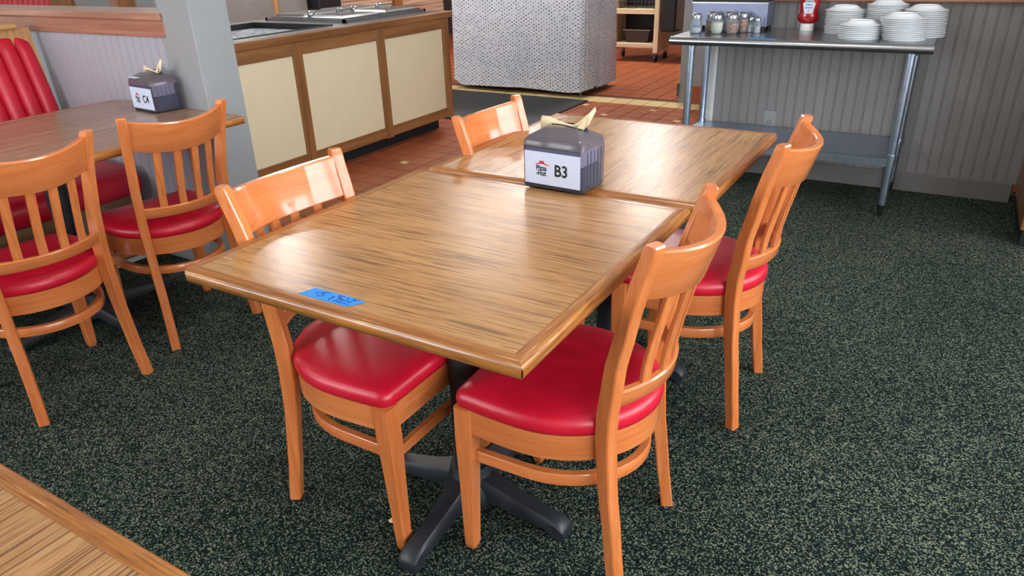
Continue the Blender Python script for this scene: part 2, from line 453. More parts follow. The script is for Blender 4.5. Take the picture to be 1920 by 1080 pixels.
for i in range(-34, 30):
    for j in range(-26, 30):
        x = x0g+(i+0.5)*TILE; y = y0g+(j+0.5)*TILE
        if y > Y0L and y < Y1L+0.04: continue
        if x < -6.3 or x > 3.6 or y < 1.29 or y > 9.7: continue
        if y < 3.95 and x > -1.49: continue
        if -2.6 < x < -1.42 or y > 3.9 or True:
            p = project((x, y, 0))
            ok = p and 0 < p[0] < 1920 and -5 < p[1] < 1080 and not any(inside(p[:2], q) for q in OCC)
            if x < -2.45 and y < 4.1: ok = False
            if y > 3.9 and (x > -0.05 or x < -3.3): ok = False
            if y > 5.7 and x > -0.7: ok = False
            (vis if ok else rest).append((x, y, p[2] if p else 99))
vis.sort(key=lambda t: t[2])
for x, y, d in vis[:290]: link('tile', tile_me, floor_t, (x, y, 0.0))
rest += vis[290:]
rm = MB()
for x, y, d in rest: rm.box(x-0.0765, x+0.0765, y-0.0765, y+0.0765, -0.0058, -0.0002)
ro = rm.obj('tile_field', M['tile'], floor_t); ro['kind'] = 'stuff'
for i in range(-16, 12):
    link('border_tile', ytile_me, floor_t, (x0g+(i+0.5)*TILE, (Y0L+Y1L)/2, 0.0))
for a in range(-6, 5):
    for b in range(-14, 9):
        x = x0g+0.64*a+0.32*(b % 2); y = y0g+0.32*b
        if not (-2.6 < x < 0.6 and 1.4 < y < 8): continue
        if y < 4.0 and x > -1.5: continue
        if Y0L-0.05 < y < Y1L+0.05: continue
        p = project((x, y, 0))
        if p and 0 < p[0] < 1920 and p[1] > 0 and not any(inside(p[:2], q) for q in OCC) and not (y < 3.9 and x > -1.5):
            if 4.3 < y < 5.3 or (abs(x+1.85) < 0.1 and abs(y-2.97) < 0.1): link('inset_tile', inset_me, floor_t, (x, y, 0.0))

struct(MB().box(-6.5, WIN_X+0.1, WIN_Y-0.1, 9.9, CEIL, CEIL+0.1).obj('ceiling', M['ceiling']), 'white ceiling')
# window walls (beside and behind the camera)
wr = MB().box(WIN_X, WIN_X+0.12, WIN_Y, 9.8, -0.03, SILL).box(WIN_X, WIN_X+0.12, WIN_Y, 9.8, HEAD, CEIL)
ed = [WIN_Y]+[e for a in WIN_RIGHT for e in a]+[9.8]
for a, b in zip(ed[0::2], ed[1::2]): wr.box(WIN_X, WIN_X+0.12, a, b, SILL, HEAD)
struct(wr.obj('wall_right', M['roomwall']), 'window wall of the dining room')
wf = MB().box(-6.4, WIN_X, WIN_Y-0.12, WIN_Y, -0.03, SILL).box(-6.4, WIN_X, WIN_Y-0.12, WIN_Y, HEAD, CEIL)
ed = [-6.4]+[e for a in WIN_FRONT for e in a]+[WIN_X]
for a, b in zip(ed[0::2], ed[1::2]): wf.box(a, b, WIN_Y-0.12, WIN_Y, SILL, HEAD)
struct(wf.obj('wall_front', M['roomwall']), 'window wall behind the dining tables')
k = 1
for a, b in WIN_RIGHT:
    f = MB()
    for p, q, r, t in ((a, a+.05, SILL, HEAD), (b-.05, b, SILL, HEAD), ((a+b)/2-.02, (a+b)/2+.02, SILL, HEAD), (a, b, SILL, SILL+.05), (a, b, HEAD-.05, HEAD)):
        f.box(WIN_X+0.01, WIN_X+0.05, p, q, r, t)
    struct(f.obj('window_%d' % k, M['white_trim']), 'white framed dining room window'); k += 1
for a, b in WIN_FRONT:
    f = MB()
    for p, q, r, t in ((a, a+.05, SILL, HEAD), (b-.05, b, SILL, HEAD), ((a+b)/2-.02, (a+b)/2+.02, SILL, HEAD), (a, b, SILL, SILL+.05), (a, b, HEAD-.05, HEAD)):
        f.box(p, q, WIN_Y-0.05, WIN_Y-0.01, r, t)
    struct(f.obj('window_%d' % k, M['white_trim']), 'white framed dining room window'); k += 1
struct(MB().box(-6.5, -6.4, WIN_Y, 9.8, -0.03, CEIL).obj('wall_left', M['roomwall']), 'far left room wall')
struct(MB().box(-6.4, WIN_X, 9.8, 9.9, -0.03, CEIL).obj('wall_kitchen', M['darkwall']), 'dark kitchen back wall')

# beadboard boards: one shared mesh for each wall height
def board_mesh(name, wdt, h, z0, mat):
    b = 0.007
    prof = [(0, 0.0), (0, 0.0055), (0.0010, 0.008), (wdt-0.0095, 0.008), (wdt-0.0083, 0.0052), (wdt-0.0071, 0.008), (wdt-0.0018, 0.008), (wdt-0.0004, 0.0052), (wdt-0.0004, 0.0)]
    m = MB(); m.loft([[(x, -y, z0) for x, y in prof], [(x, -y, z0+h) for x, y in prof]])
    return m.mesh(name, mat)
wb = MB().box(0.0, 1.68, WALL_Y, WALL_Y+0.12, 0, 1.0).obj('wall_back', M['paint'])
struct(wb, 'grey beadboard half wall behind the steel table')
bw = 0.0532
bme = board_mesh('board', bw, 0.90, 0.10, M['paint'])
for i in range(31): link('board', bme, wb, (0.045+i*bw, WALL_Y, 0))
MB().box(0.0, 0.045, WALL_Y-0.02, WALL_Y, 0, 1.0).obj('corner_trim', M['white_trim'], wb)
bb = struct(MB().box(0.045, 0.62, WALL_Y-0.022, WALL_Y, 0.0, 0.105, 0.003).obj('baseboard_back', M['paint_dark']), 'grey baseboard')
MB().box(0.625, 1.675, WALL_Y-0.022, WALL_Y, 0.0, 0.105, 0.003).obj('baseboard_length', M['paint_dark'], bb)
cap = MB().box(-0.02, 1.75, WALL_Y-0.045, WALL_Y+0.16, 1.0, 1.045, 0.006).obj('trim_1', M['pinkoak_x'])
struct(cap, 'oak cap on the back half wall')
# wall socket
so = thing('wall_socket', 'grey wall socket plate low on the beadboard behind the steel table', 'socket', (0.389, WALL_Y-0.008, 0.32))
MB().box(-0.037, 0.037, -0.006, 0, -0.068, 0.068, 0.003).obj('cover_plate', M['paint_cool'], so)
MB().lathe([(0.016, 0.0), (0.016, 0.009), (0.013, 0.010)], 16).obj('socket_face', M['paint'], so)
so.children[1].rotation_euler = (PI/2, 0, 0)

# half wall beside the booth and its column
lw = MB().box(-6.4, -1.52, HALF_Y, HALF_Y+0.14, 0, 1.03).obj('wall_booth', M['paint_skylit'])
struct(lw, 'grey beadboard half wall beside the booth')
bme2 = board_mesh('board', bw, 0.93, 0.10, M['paint_skylit'])
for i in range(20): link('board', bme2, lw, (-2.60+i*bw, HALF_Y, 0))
MB().box(-1.95, -1.52, HALF_Y-0.012, HALF_Y, 0.0, 0.10, 0.003).obj('baseboard_length', M['paint_cool'], lw)
cp2 = MB().box(-6.4, -1.50, HALF_Y-0.035, HALF_Y+0.19, 1.095, 1.125, 0.006)
tr2 = struct(cp2.obj('trim_2', M['pinkoak_x']), 'worn oak cap on the booth half wall')
MB().box(-6.4, -1.50, HALF_Y-0.022, HALF_Y-0.0, 1.03, 1.095, 0.002).obj('fascia_board', M['pinkoak_x'], tr2)
MB().box(-6.4, -1.50, HALF_Y+0.0, HALF_Y+0.14, 1.03, 1.095).obj('cap_core', M['pinkoak_x'], tr2)
struct(MB().box(-1.525, -1.325, 1.13, 1.315, 0, CEIL, 0.004).obj('column', M['paint_cool']), 'square grey painted column')

# wall stub beside the kitchen passage
stub = struct(MB().box(-0.80, 1.6, 5.60, 5.74, 0, CEIL).obj('wall_passage', M['paint_cool']), 'grey wall end beside the kitchen passage')
btm = MB().box(0, 0.152, -0.012, 0, 0, 0.155, 0.003).mesh('base_tile', M['tile'])
for i in range(8): link('base_tile', btm, stub, (-0.70+i*0.158, 5.60, 0.0))
MB().box(-0.815, -0.80, 5.58, 5.62, 0.06, 0.17).obj('hinge', M['steel_dark'], stub)

# far partitions behind the serving counter
fp = MB(); x = -5.2; y = 3.3; prof = [(0, 0.0)]
while y < 5.06:
    prof += [(y, 0.006), (y+0.017, 0.006), (y+0.018, 0.0), (y+0.022, 0.0)]; y += 0.023
prof = prof[1:]
fp.loft([[(x+dx, yy, 0.0) for yy, dx in prof]+[(x-0.1, prof[-1][0], 0), (x-0.1, prof[0][0], 0)],
         [(x+dx, yy, 1.5) for yy, dx in prof]+[(x-0.1, prof[-1][0], 1.5), (x-0.1, prof[0][0], 1.5)]])
struct(fp.obj('wall_far', M['paint']), 'grey beadboard partition beyond the counter')
struct(MB().box(-5.3, -5.17, 5.06, 5.10, 0, 1.5).obj('trim_3', M['lightwood_z']), 'pale wood edge strip')
struct(MB().box(-5.3, -5.2, 5.10, 5.56, 0, 1.5).obj('wall_panel', M['paint']), 'plain grey panel')

# ------------------------------------------------------------------ dining chairs
def seat_outline(n_side=10, n_arc=56, a=0.213, b=0.235, yc=0.03, yf=0.20, wf=0.203, rc=0.028):
    """U-shaped seat plan, counter-clockwise from the front right corner"""
    pts = []
    for k in range(6):                                   # front right corner
        t = PI/2*(k/5); pts.append((wf-rc+rc*math.sin(PI/2-t), yf-rc+rc*math.cos(PI/2-t)))
    right = pts[:]
    out = [(x, y) for x, y in right]                      # from side to front
    front_left = [(-x, y) for x, y in reversed(right)]
    side_l = [(-(wf+(a-wf)*math.sin(PI/2*s)), yf-rc+(yc-(yf-rc))*s) for s in [i/5 for i in range(1, 6)]]
    arc = [(a*math.cos(PI+PI*k/n_arc), yc+b*math.sin(PI+PI*k/n_arc)) for k in range(1, n_arc)]
    side_r = [(-x, y) for x, y in reversed(side_l)]
    return out+front_left+side_l+arc+side_r
def scaled(o, s, z, cy=0.0): return [(x*s, cy+(y-cy)*s, z) for x, y in o]
def post_y(z):
    k = [(0, -0.190), (0.15, -0.172), (0.32, -0.152), (0.45, -0.146), (0.58, -0.160), (0.72, -0.190), (0.87, -0.232)]
    for (z0, y0), (z1, y1) in zip(k[:-1], k[1:]):
        if z <= z1: 
            t = (z-z0)/(z1-z0); t = t*t*(3-2*t)*0.35+t*0.65
            return y0+(y1-y0)*t
    return k[-1][1]
def post_x(z):
    return 0.162+0.016*((z-0.42)/0.43)**2
def bow(x): return -0.068*(1-(x/0.172)**2)
def dip(x, z): return -0.020*(1-(x/0.172)**2)*max(0.0, min(1.0, (z-0.50)/0.25))*1.0
def make_chair(n_slats, label, group=None):
    t = thing('dining_chair', label, 'chair', group=group)
    o = seat_outline()
    # pad
    rings = [scaled(o, s, z) for s, z in ((0.97, 0.418), (0.992, 0.422), (1.0, 0.431), (1.0, 0.440), (0.985, 0.450), (0.955, 0.457), (0.89, 0.463), (0.7, 0.470), (0.4, 0.474), (0.12, 0.475))]
    MB().loft(rings).obj('seat', M['vinyl'], t, True)
    # bent seat frame
    m = MB(); rg = []
    for s, z in ((0.975, 0.356), (0.975, 0.418), (0.87, 0.418), (0.87, 0.356)): rg.append(scaled(o, s, z))
    m.loft(rg, closed=True); m.obj('seat_frame', M['chair_bent'], t, 50)
    # front legs
    for s in (-1, 1):
        rg = []
        for z, h, dx in ((0, 0.0125, 0.0), (0.012, 0.0155, 0.0), (0.2, 0.019, 0.0), (0.33, 0.0225, 0), (0.417, 0.0225, 0)):
            cx, cy = s*(0.180+0.001), 0.176+(0.417-z)*0.02
            c = 0.004
            rg.append([(cx-h+c, cy-h, z), (cx+h-c, cy-h, z), (cx+h, cy-h+c, z), (cx+h, cy+h-c, z), (cx+h-c, cy+h, z), (cx-h+c, cy+h, z), (cx-h, cy+h-c, z), (cx-h, cy-h+c, z)])
        MB().loft(rg).obj('leg', M['chair_z'], t)
    # rear posts: legs that run up into the back
    for s in (-1, 1):
        rg = []
        zs = [0, 0.05, 0.12, 0.2, 0.28, 0.36, 0.42, 0.48, 0.54, 0.6, 0.66, 0.72, 0.78, 0.83, 0.852, 0.862, 0.866]
        for z in zs:
            hw, hd = 0.0155, 0.0150+0.004*math.exp(-((z-0.45)/0.22)**2)
            if z > 0.84: k = {0.852: 0.99, 0.862: 0.9, 0.866: 0.7}[z]; hd *= k; hw *= (0.94 if z > 0.86 else 1)
            cx, cy = s*post_x(z), post_y(z); a = s*math.radians(24)
            c = 0.003; q = [(-hw+c, -hd), (hw-c, -hd), (hw, -hd+c), (hw, hd-c), (hw-c, hd), (-hw+c, hd), (-hw, hd-c), (-hw, -hd+c)]
            rg.append([(cx+u*math.cos(a)-v*math.sin(a), cy+u*math.sin(a)+v*math.cos(a), z) for u, v in q])
        MB().loft(rg).obj('back_post', M['chair_z'], t)
    # curved rails
    def rail(name, z0, z1, th, xe):
        rg = []; n = 40
        for i in range(n+1):
            x = -xe+2*xe*i/n; yb = bow(x)
            sl = 2*0.068*x/0.172**2; nl = math.sqrt(1+sl*sl); nx, ny = -sl/nl, 1/nl
            ring = []
            for zz, tt in ((z0, -th/2+.002), (z0+.003, -th/2), (z1-.004, -th/2), (z1, -th/2+.004), (z1, th/2-.004), (z1-.004, th/2), (z0+.003, th/2), (z0, th/2-.002)):
                ring.append((x+nx*tt, post_y(zz)+0.004+yb+ny*tt, zz+dip(x, zz)))
            rg.append(ring)
        return MB().loft(rg).obj(name, M['chair_bent'], t, 35)
    rail('top_rail', 0.752, 0.853, 0.021, 0.168)
    rail('lower_rail', 0.502, 0.540, 0.020, 0.160)
    step = 2*0.158/(n_slats+1)
    for i in range(n_slats):
        xc = -0.158+step*(i+1); rg = []
        sl = 2*0.068*xc/0.172**2; nl = math.sqrt(1+sl*sl); tx, ty = 1/nl, sl/nl; nx, ny = -sl/nl, 1/nl
        for z in (0.53, 0.58, 0.64, 0.70, 0.762):
            cy = post_y(z)+0.004+bow(xc); hw, th, c = 0.0128, 0.0055, 0.002
            rg.append([(xc+tx*u+nx*v, cy+ty*u+ny*v, z) for u, v in ((-hw+c, -th), (hw-c, -th), (hw, -th+c), (hw, th-c), (hw-c, th), (-hw+c, th), (-hw, th-c), (-hw, -th+c))])
        MB().loft(rg).obj('slat', M['chair_z'], t)
    # U-shaped stretcher inside the legs, and the straight front one
    rg = []; P = []
    for k in range(5): P.append((0.177, 0.17-0.14*k/4))
    for k in range(1, 24): P.append((0.177*math.cos(-PI*k/24), 0.03+0.205*math.sin(-PI*k/24)))
    for k in range(5): P.append((-0.177, 0.03+0.14*k/4))
    for i, (x, y) in enumerate(P):
        a = P[max(i-1, 0)]; b = P[min(i+1, len(P)-1)]
        tx, ty = b[0]-a[0], b[1]-a[1]; L = math.hypot(tx, ty); nx, ny = ty/L, -tx/L
        h = 0.010; ring = []
        for u, z in ((-h, 0.272), (h, 0.272), (h+.001, 0.276), (h+.001, 0.297), (h-.002, 0.300), (-h+.002, 0.300), (-h, 0.297), (-h, 0.276)):
            ring.append((x+nx*u, y+ny*u, z))
        rg.append(ring)
    MB().loft(rg).obj('side_stretcher', M['chair_bent'], t, 40)
    MB().box(-0.165, 0.165, 0.170, 0.188, 0.262, 0.290, 0.003).obj('front_stretcher', M['chair_bent'], t)
    return t
GRP = None
chair4 = make_chair(4, 'orange wooden dining chair nearest the camera, red seat, right side of front table')
def place(o, x, y, rot): o.location = (x, y, 0); o.rotation_euler = (0, 0, rot)
place(chair4, 0.677, 0.455, PI/2+0.03)
def again(src, x, y, rot, label):
    c = copy_tree(src); c['label'] = label; place(c, x, y, rot); return c
again(chair4, 0.172, 0.362, -PI/2, 'orange wooden chair tucked under the taped front table, left side')
again(chair4, 0.728, 1.212, PI/2+0.03, 'orange wooden dining chair with red seat on the right of the rear table')
again(chair4, 0.250, 1.165, -PI/2, 'orange wooden chair whose glossy back shows behind the rear table, left side')
again(chair4, -1.162, 0.222, PI/2-0.05, 'orange wooden chair cut by the left picture edge, facing the booth table')
again(chair4, -1.190, 0.748, PI/2-0.12, 'orange wooden chair with red seat facing the booth table beside the grey column')

# ------------------------------------------------------------------ tables
def edge_ring(d_z, side, sx, sy, c0, c1):
    pass
def make_table(label, sx, sy, lam, base_rot=0.0, chamf=(0.012, 0.004, 0.004, 0.012), group=None, base=True, armlen=0.28, h=0.75, basepos=None, arms=4):
    t = thing('dining_table', label, 'table', group=group)
    W = 0.029; T = 0.030
    MB().box(W-0.001, sx-W+0.001, W-0.001, sy-W+0.001, h-0.026, h-0.0008).obj('laminate_top', lam, t)
    MB().box(W+0.01, sx-W-0.01, W+0.01, sy-W-0.01, h-0.032, h-0.026).obj('underside', M['black'], t)
    prof = [(W, 0), (0.0105, 0), (0.006, -0.0012), (0.0025, -0.004), (0.0006, -0.009), (0, -0.015), (0.0008, -0.021), (0.0035, -0.0265), (0.009, -0.030), (W, -0.030)]
    corners = [(0, 0), (sx, 0), (sx, sy), (0, sy)]
    for i in range(4):
        A = Vector(corners[i]); B = Vector(corners[(i+1) % 4]); u = (B-A); L = u.length; u /= L; n = Vector((-u.y, u.x))
        rings = []
        for end, ch in ((0, chamf[i]), (1, chamf[(i+1) % 4])):
            r = []
            for d, z in prof:
                al = max(d, ch-d) if d < ch else d
                q = A+u*(al if end == 0 else L-al)+n*d
                r.append((q.x, q.y, h+z))
            rings.append(r)
        m = MB(); m.loft(rings)
        m.obj('edge_rail', M['oak_x'] if abs(u.x) > 0.5 else M['oak_y'], t, 45)
    if base:
        cx, cy = basepos if basepos else (sx/2, sy/2)
        MB().cyl(cx, cy, 0.09, h-0.03, 0.038, 20).obj('column', M['iron'], t, 40)
        MB().box(cx-0.19, cx+0.19, cy-0.19, cy+0.19, h-0.045, h-0.032, 0.004).obj('top_plate', M['iron'], t)
        m = MB()
        m.lathe([(0.050, 0.125), (0.052, 0.120), (0.060, 0.085), (0.075, 0.062), (0.075, 0.03)], 20, (cx, cy, 0))
        for k in range(arms):
            a = base_rot+k*(2*PI/arms); ca, sa = math.cos(a), math.sin(a); rg = []
            for r, zt, zb, hw in ((0.02, 0.108, 0.055, 0.036), (0.07, 0.096, 0.045, 0.034), (0.12, 0.078, 0.034, 0.030), (0.18, 0.063, 0.026, 0.027), (armlen-0.05, 0.052, 0.018, 0.027), (armlen-0.02, 0.047, 0.004, 0.028), (armlen, 0.030, 0.001, 0.027), (armlen+0.004, 0.016, 0.001, 0.024)):
                q = [(-hw, zb), (hw, zb), (hw*0.95, zt*0.85), (hw*0.7, zt), (-hw*0.7, zt), (-hw*0.95, zt*0.85)]
                rg.append([(cx+ca*r-sa*v, cy+sa*r+ca*v, z) for v, z in q])
            m.loft(rg)
        m.obj('pedestal_base', M['iron'], t, 40)
    return t
IN = 0.8128
t1 = make_table('square oak-edged table in front with blue tape on its near edge', IN, IN, M['lam_x'], chamf=(0.016, 0.003, 0.004, 0.004))
t2 = make_table('square oak-edged table joined behind the taped one, grain running away', IN, IN, M['lam_y'], chamf=(0.004, 0.004, 0.02, 0.008), h=0.754)
t2.location = (0.026, IN+0.004, 0); t2.rotation_euler = (0, 0, 0.0)
tf = make_table('oak-edged table corner cut off at the bottom left picture edge', IN, IN, M['lam_y'])
tf.location = (0.02, -0.510-IN, 0)
tc = make_table('long brown booth table with the C4 napkin holder', 0.885, 1.45, M['lam_dark'], chamf=(0.01, 0.01, 0.022, 0.006), base=False)
tc.location = (-1.978, 1.128-1.45, 0)
# booth table pedestals: a column on a cast cross foot
for yy in (0.55,):
    m = MB().cyl(0.44, yy+0.322, 0.06, 0.72, 0.04, 20); m.obj('column', M['iron'], tc, 40)
    m = MB().lathe([(0.05, 0.12), (0.07, 0.07), (0.075, 0.03)], 20, (0.44, yy+0.322, 0))
    for k in range(4):
        a = k*PI/2; ca, sa = math.cos(a), math.sin(a); rg = []; L = 0.34 if k % 2 else 0.27
        for r, zt, zb, hw in ((0.02, 0.10, 0.05, 0.034), (0.1, 0.08, 0.035, 0.03), (L-0.06, 0.055, 0.02, 0.027), (L-0.02, 0.047, 0.004, 0.028), (L, 0.03, 0.001, 0.026)):
            q = [(-hw, zb), (hw, zb), (hw*.95, zt*.85), (hw*.7, zt), (-hw*.7, zt), (-hw*.95, zt*.85)]
            rg.append([(0.44+ca*r-sa*v, yy+0.322+sa*r+ca*v, z) for v, z in q])
        m.loft(rg)
    m.obj('pedestal_base', M['iron'], tc, 40)
    MB().box(0.25, 0.63, yy+0.322-0.25, yy+0.322+0.25, 0.705, 0.718).obj('top_plate', M['iron'], tc)

# blue tape with handwriting
tp = thing('masking_tape', 'strip of blue masking tape with handwriting on the front table', 'tape', (0.31, 0.030, 0.7501))
e = [(0.0, 0.0), (0.03, -0.001), (0.118, -0.001), (0.128, 0.010), (0.138, 0.031), (0.09, 0.033), (0.012, 0.032), (0.008, 0.020)]
MB().loft([[(x, y, 0.0) for x, y in e], [(x, y, 0.0006) for x, y in e]]).obj('tape_strip', M['tape'], tp)
G = {'5': [[(1, 1), (.45, .98)], [(.45, .98), (.25, .55), (.6, .6), (.75, .35), (.5, .05), (.05, .1)]], 'v': [[(0, .5), (.12, .3), (.75, 1)]],
     '3': [[(0, .9), (.5, 1), (.25, .55), (.6, .4), (.4, 0), (0, .1)]], '2': [[(0, .8), (.3, 1), (.55, .75), (0, 0), (.6, .05)]],
     '"': [[(.1, 1), (.1, .75)], [(.35, 1), (.35, .75)]], 'x': [[(0, .65), (.5, .05)], [(.5, .65), (0, .05)]],
     'T': [[(0, 1), (.7, 1)], [(.35, 1), (.35, 0)]], 'a': [[(.5, .6), (.1, .5), (.05, .1), (.4, .05), (.5, .6), (.55, 0)]],
     'b': [[(.05, 1), (.05, 0), (.45, .1), (.45, .45), (.05, .5)]], 'l': [[(.15, 1), (.15, 0)]], 'e': [[(.05, .3), (.5, .35), (.3, .6), (.05, .3), (.3, 0), (.55, .1)]],
     's': [[(.5, .55), (.15, .5), (.45, .2), (.05, .02)]], '4': [[(0, 1), (.05, .45), (.5, .45)], [(.5, 1), (.45, 0)]],
     'c': [[(.5, .55), (.1, .5), (.1, .05), (.5, .05)]], 'h': [[(.05, 1), (.05, 0)], [(.05, .45), (.4, .55), (.45, 0)]], 'i': [[(.2, .55), (.2, 0)], [(.2, .78), (.2, .72)]], 'r': [[(.1, .6), (.1, 0)], [(.1, .45), (.45, .6)]]}
def write(mb, s, x, y, cw, chh, wdt):
    for c in s:
        if c != ' ':
            strokes(mb, G[c], (x, y, 0.0005), (cw, 0, 0), (0, chh, 0), wdt, 0.0006)
        x += cw*0.85
pm = MB()
write(pm, 'v', 0.028, 0.010, 0.020, 0.016, 0.0012); write(pm, '5', 0.036, 0.008, 0.020, 0.019, 0.0012)
write(pm, '32" x 32"', 0.077, 0.0225, 0.0068, 0.0065, 0.0008)
write(pm, '2 Tables', 0.069, 0.0135, 0.0074, 0.0070, 0.0008)
write(pm, '4 chairs', 0.069, 0.0040, 0.0074, 0.0070, 0.0008)
pm.obj('handwriting', M['pen'], tp)

# ------------------------------------------------------------------ napkin dispensers
def make_dispenser(label, code):
    t = thing('napkin_dispenser', label, 'napkin holder')
    L, D, H = 0.178, 0.120, 0.132          # x, y, shoulder height; front is -y
    def rr(x0, x1, y0, y1, r, z, n=4):
        out = []
        for cx, cy, a0 in ((x1-r, y0+r, -PI/2), (x1-r, y1-r, 0), (x0+r, y1-r, PI/2), (x0+r, y0+r, PI)):
            for k in range(n+1):
                a = a0+PI/2*k/n; out.append((cx+r*math.cos(a), cy+r*math.sin(a), z))
        return out
    def dome(p, base, amt):
        u = p[0]/(L/2); w = p[1]/(D/2)
        return (p[0], p[1], base+amt*max(0, math.cos(min(1, abs(u))*PI/2))*(0.35+0.65*max(0, math.cos(min(1, abs(w))*PI/2))))
    rings = [rr(-L/2+.006, L/2-.006, -D/2+.006, D/2-.006, 0.006, 0.0), rr(-L/2, L/2, -D/2, D/2, 0.008, 0.006), rr(-L/2, L/2, -D/2, D/2, 0.008, 0.108)]
    for i, z, a in ((0.001, 0.121, 0.0), (0.004, 0.128, 0.002), (0.009, 0.132, 0.007), (0.020, 0.134, 0.015), (0.038, 0.136, 0.023)):
        r = rr(-L/2+i, L/2-i, -D/2+i, D/2-i, max(0.003, 0.010-i*0.1), z)
        rings.append([dome(p, z, a) for p in r])
    MB().loft(rings[:3], caps=False).obj('shell', M['smoke'], t, 50)
    m = MB(); m.loft(rings[2:], caps=False); nn = len(rings[0]); m.f.append(tuple((len(rings)-3)*nn+q for q in range(nn))); m.obj('lid', M['smoke_lid'], t, 50)
    # contents
    MB().box(-L/2+.012, L/2-.012, -D/2+.012, D/2-.012, 0.062, 0.112, 0.004).obj('napkin_stack', M['napstack'], t)
    MB().box(-L/2+.008, L/2-.008, -D/2+.008, D/2-.008, 0.006, 0.060, 0.004).obj('spring_tray', M['holder_in'], t)
    MB().box(-L/2+.004, L/2-.004, -D/2+.002, D/2-.002, 0.0, 0.008, 0.002).obj('base', M['black'], t)
    for k in range(5):
        y = -D/2+0.024+k*0.018
        MB().box(L/2-0.0002, L/2+0.0014, y-0.0008, y+0.0008, 0.008, 0.104).obj('rib', M['holder_in'], t)
    MB().box(-L/2+.01, L/2-.01, -D/2-0.0003, -D/2+.004, 0.096, 0.106).obj('dark_band', M['holder_in'], t)
    # slot lip
    m = MB(); rg = []
    for k in range(20):
        a = 2*PI*k/20; x, y = 0.052*math.cos(a)+0.012, 0.020*math.sin(a)+0.008
        z = dome((x, y, 0), 0.1375, 0.022)[2]
        rg.append([(x+0.0016*math.cos(b)*math.cos(a), y+0.0016*math.cos(b)*math.sin(a), z+0.0016*math.sin(b)) for b in (0, PI/2, PI, 3*PI/2)])
    m.loft(rg, closed=True); m.obj('slot_lip', M['black'], t, 60)
    # napkin pulled through the slot: a folded sheet
    m = MB(); n = 10; top, bot = [], []
    prof = [(-0.078, 0.012, 0.140, 0.163), (-0.074, 0.012, 0.136, 0.171), (-0.050, 0.012, 0.140, 0.172), (-0.026, 0.011, 0.146, 0.166), (0.000, 0.010, 0.150, 0.160), (0.020, 0.008, 0.150, 0.156), (0.036, 0.007, 0.146, 0.164), (0.052, 0.007, 0.146, 0.178), (0.066, 0.012, 0.162, 0.190), (0.084, 0.014, 0.197, 0.208)]
    A = [(x, y, z0) for x, y, z0, z1 in prof]; B = [(x, y+0.004*math.sin(x*60), z1) for x, y, z0, z1 in prof]
    f = [(i, i+1, len(A)+i+1, len(A)+i) for i in range(len(A)-1)]
    m.add(A+B, f); o = m.obj('napkin', M['napkin'], t, True)
    md = o.modifiers.new('thickness', 'SOLIDIFY'); md.thickness = 0.0012
    # flap folded forward
    m = MB(); m.add([(0.030, -0.006, 0.143), (0.056, -0.004, 0.143), (0.066, 0.012, 0.190), (0.046, 0.004, 0.160)], [(0, 1, 2, 3)])
    o2 = m.obj('napkin_flap', M['napkin'], o); md = o2.modifiers.new('thickness', 'SOLIDIFY'); md.thickness = 0.0010
    # printed card
    yf = -D/2-0.0012
    card = MB().box(-0.082, 0.082, yf, yf+0.0011, 0.012, 0.097).obj('label_card', M['paper'], t)
    text_mesh('code_lettering', code, 0.042, M['ink'], card, (0.0065, yf-0.0002, 0.039), (1, 0, 0), (0, 0, 1), 0.0010, sx=0.92)
    text_mesh('brand_lettering', 'Pizza', 0.0185, M['ink'], card, (-0.0475, yf-0.0002, 0.0490), (1, 0, 0), (0, 0, 1), 0.0006, sx=0.86)
    text_mesh('brand_lettering', '-Hut', 0.0185, M['ink'], card, (-0.0475, yf-0.0002, 0.0355), (1, 0, 0), (0, 0, 1), 0.0006, sx=0.86)
    m = MB(); rp = [(-0.052, 0.0705), (-0.038, 0.0745), (-0.0365, 0.0800), (-0.0245, 0.0800), (-0.022, 0.0745), (-0.006, 0.0695), (-0.012, 0.0690), (-0.028, 0.0722), (-0.046, 0.0702)]
    m.loft([[(x, yf, z-0.006) for x, z in rp], [(x, yf-0.0004, z-0.006) for x, z in rp]]); m.obj('roof_logo', M['red_ink'], card)
    return t
d1 = make_dispenser('smoky napkin holder marked B3 where the two front tables meet', 'B3')
d1.location = (0.459, 0.838, 0.7545); d1.rotation_euler = (0, 0, -0.06)
d2 = make_dispenser('smoky napkin holder marked C4 on the booth table by the column', 'C4')
d2.location = (-1.560, 1.062, 0.7505); d2.rotation_euler = (0, 0, -0.10)
MB().box(-0.07, 0.0, -0.068, -0.028, 0.1345, 0.1360).obj('paper_scrap', M['paper'], d2)

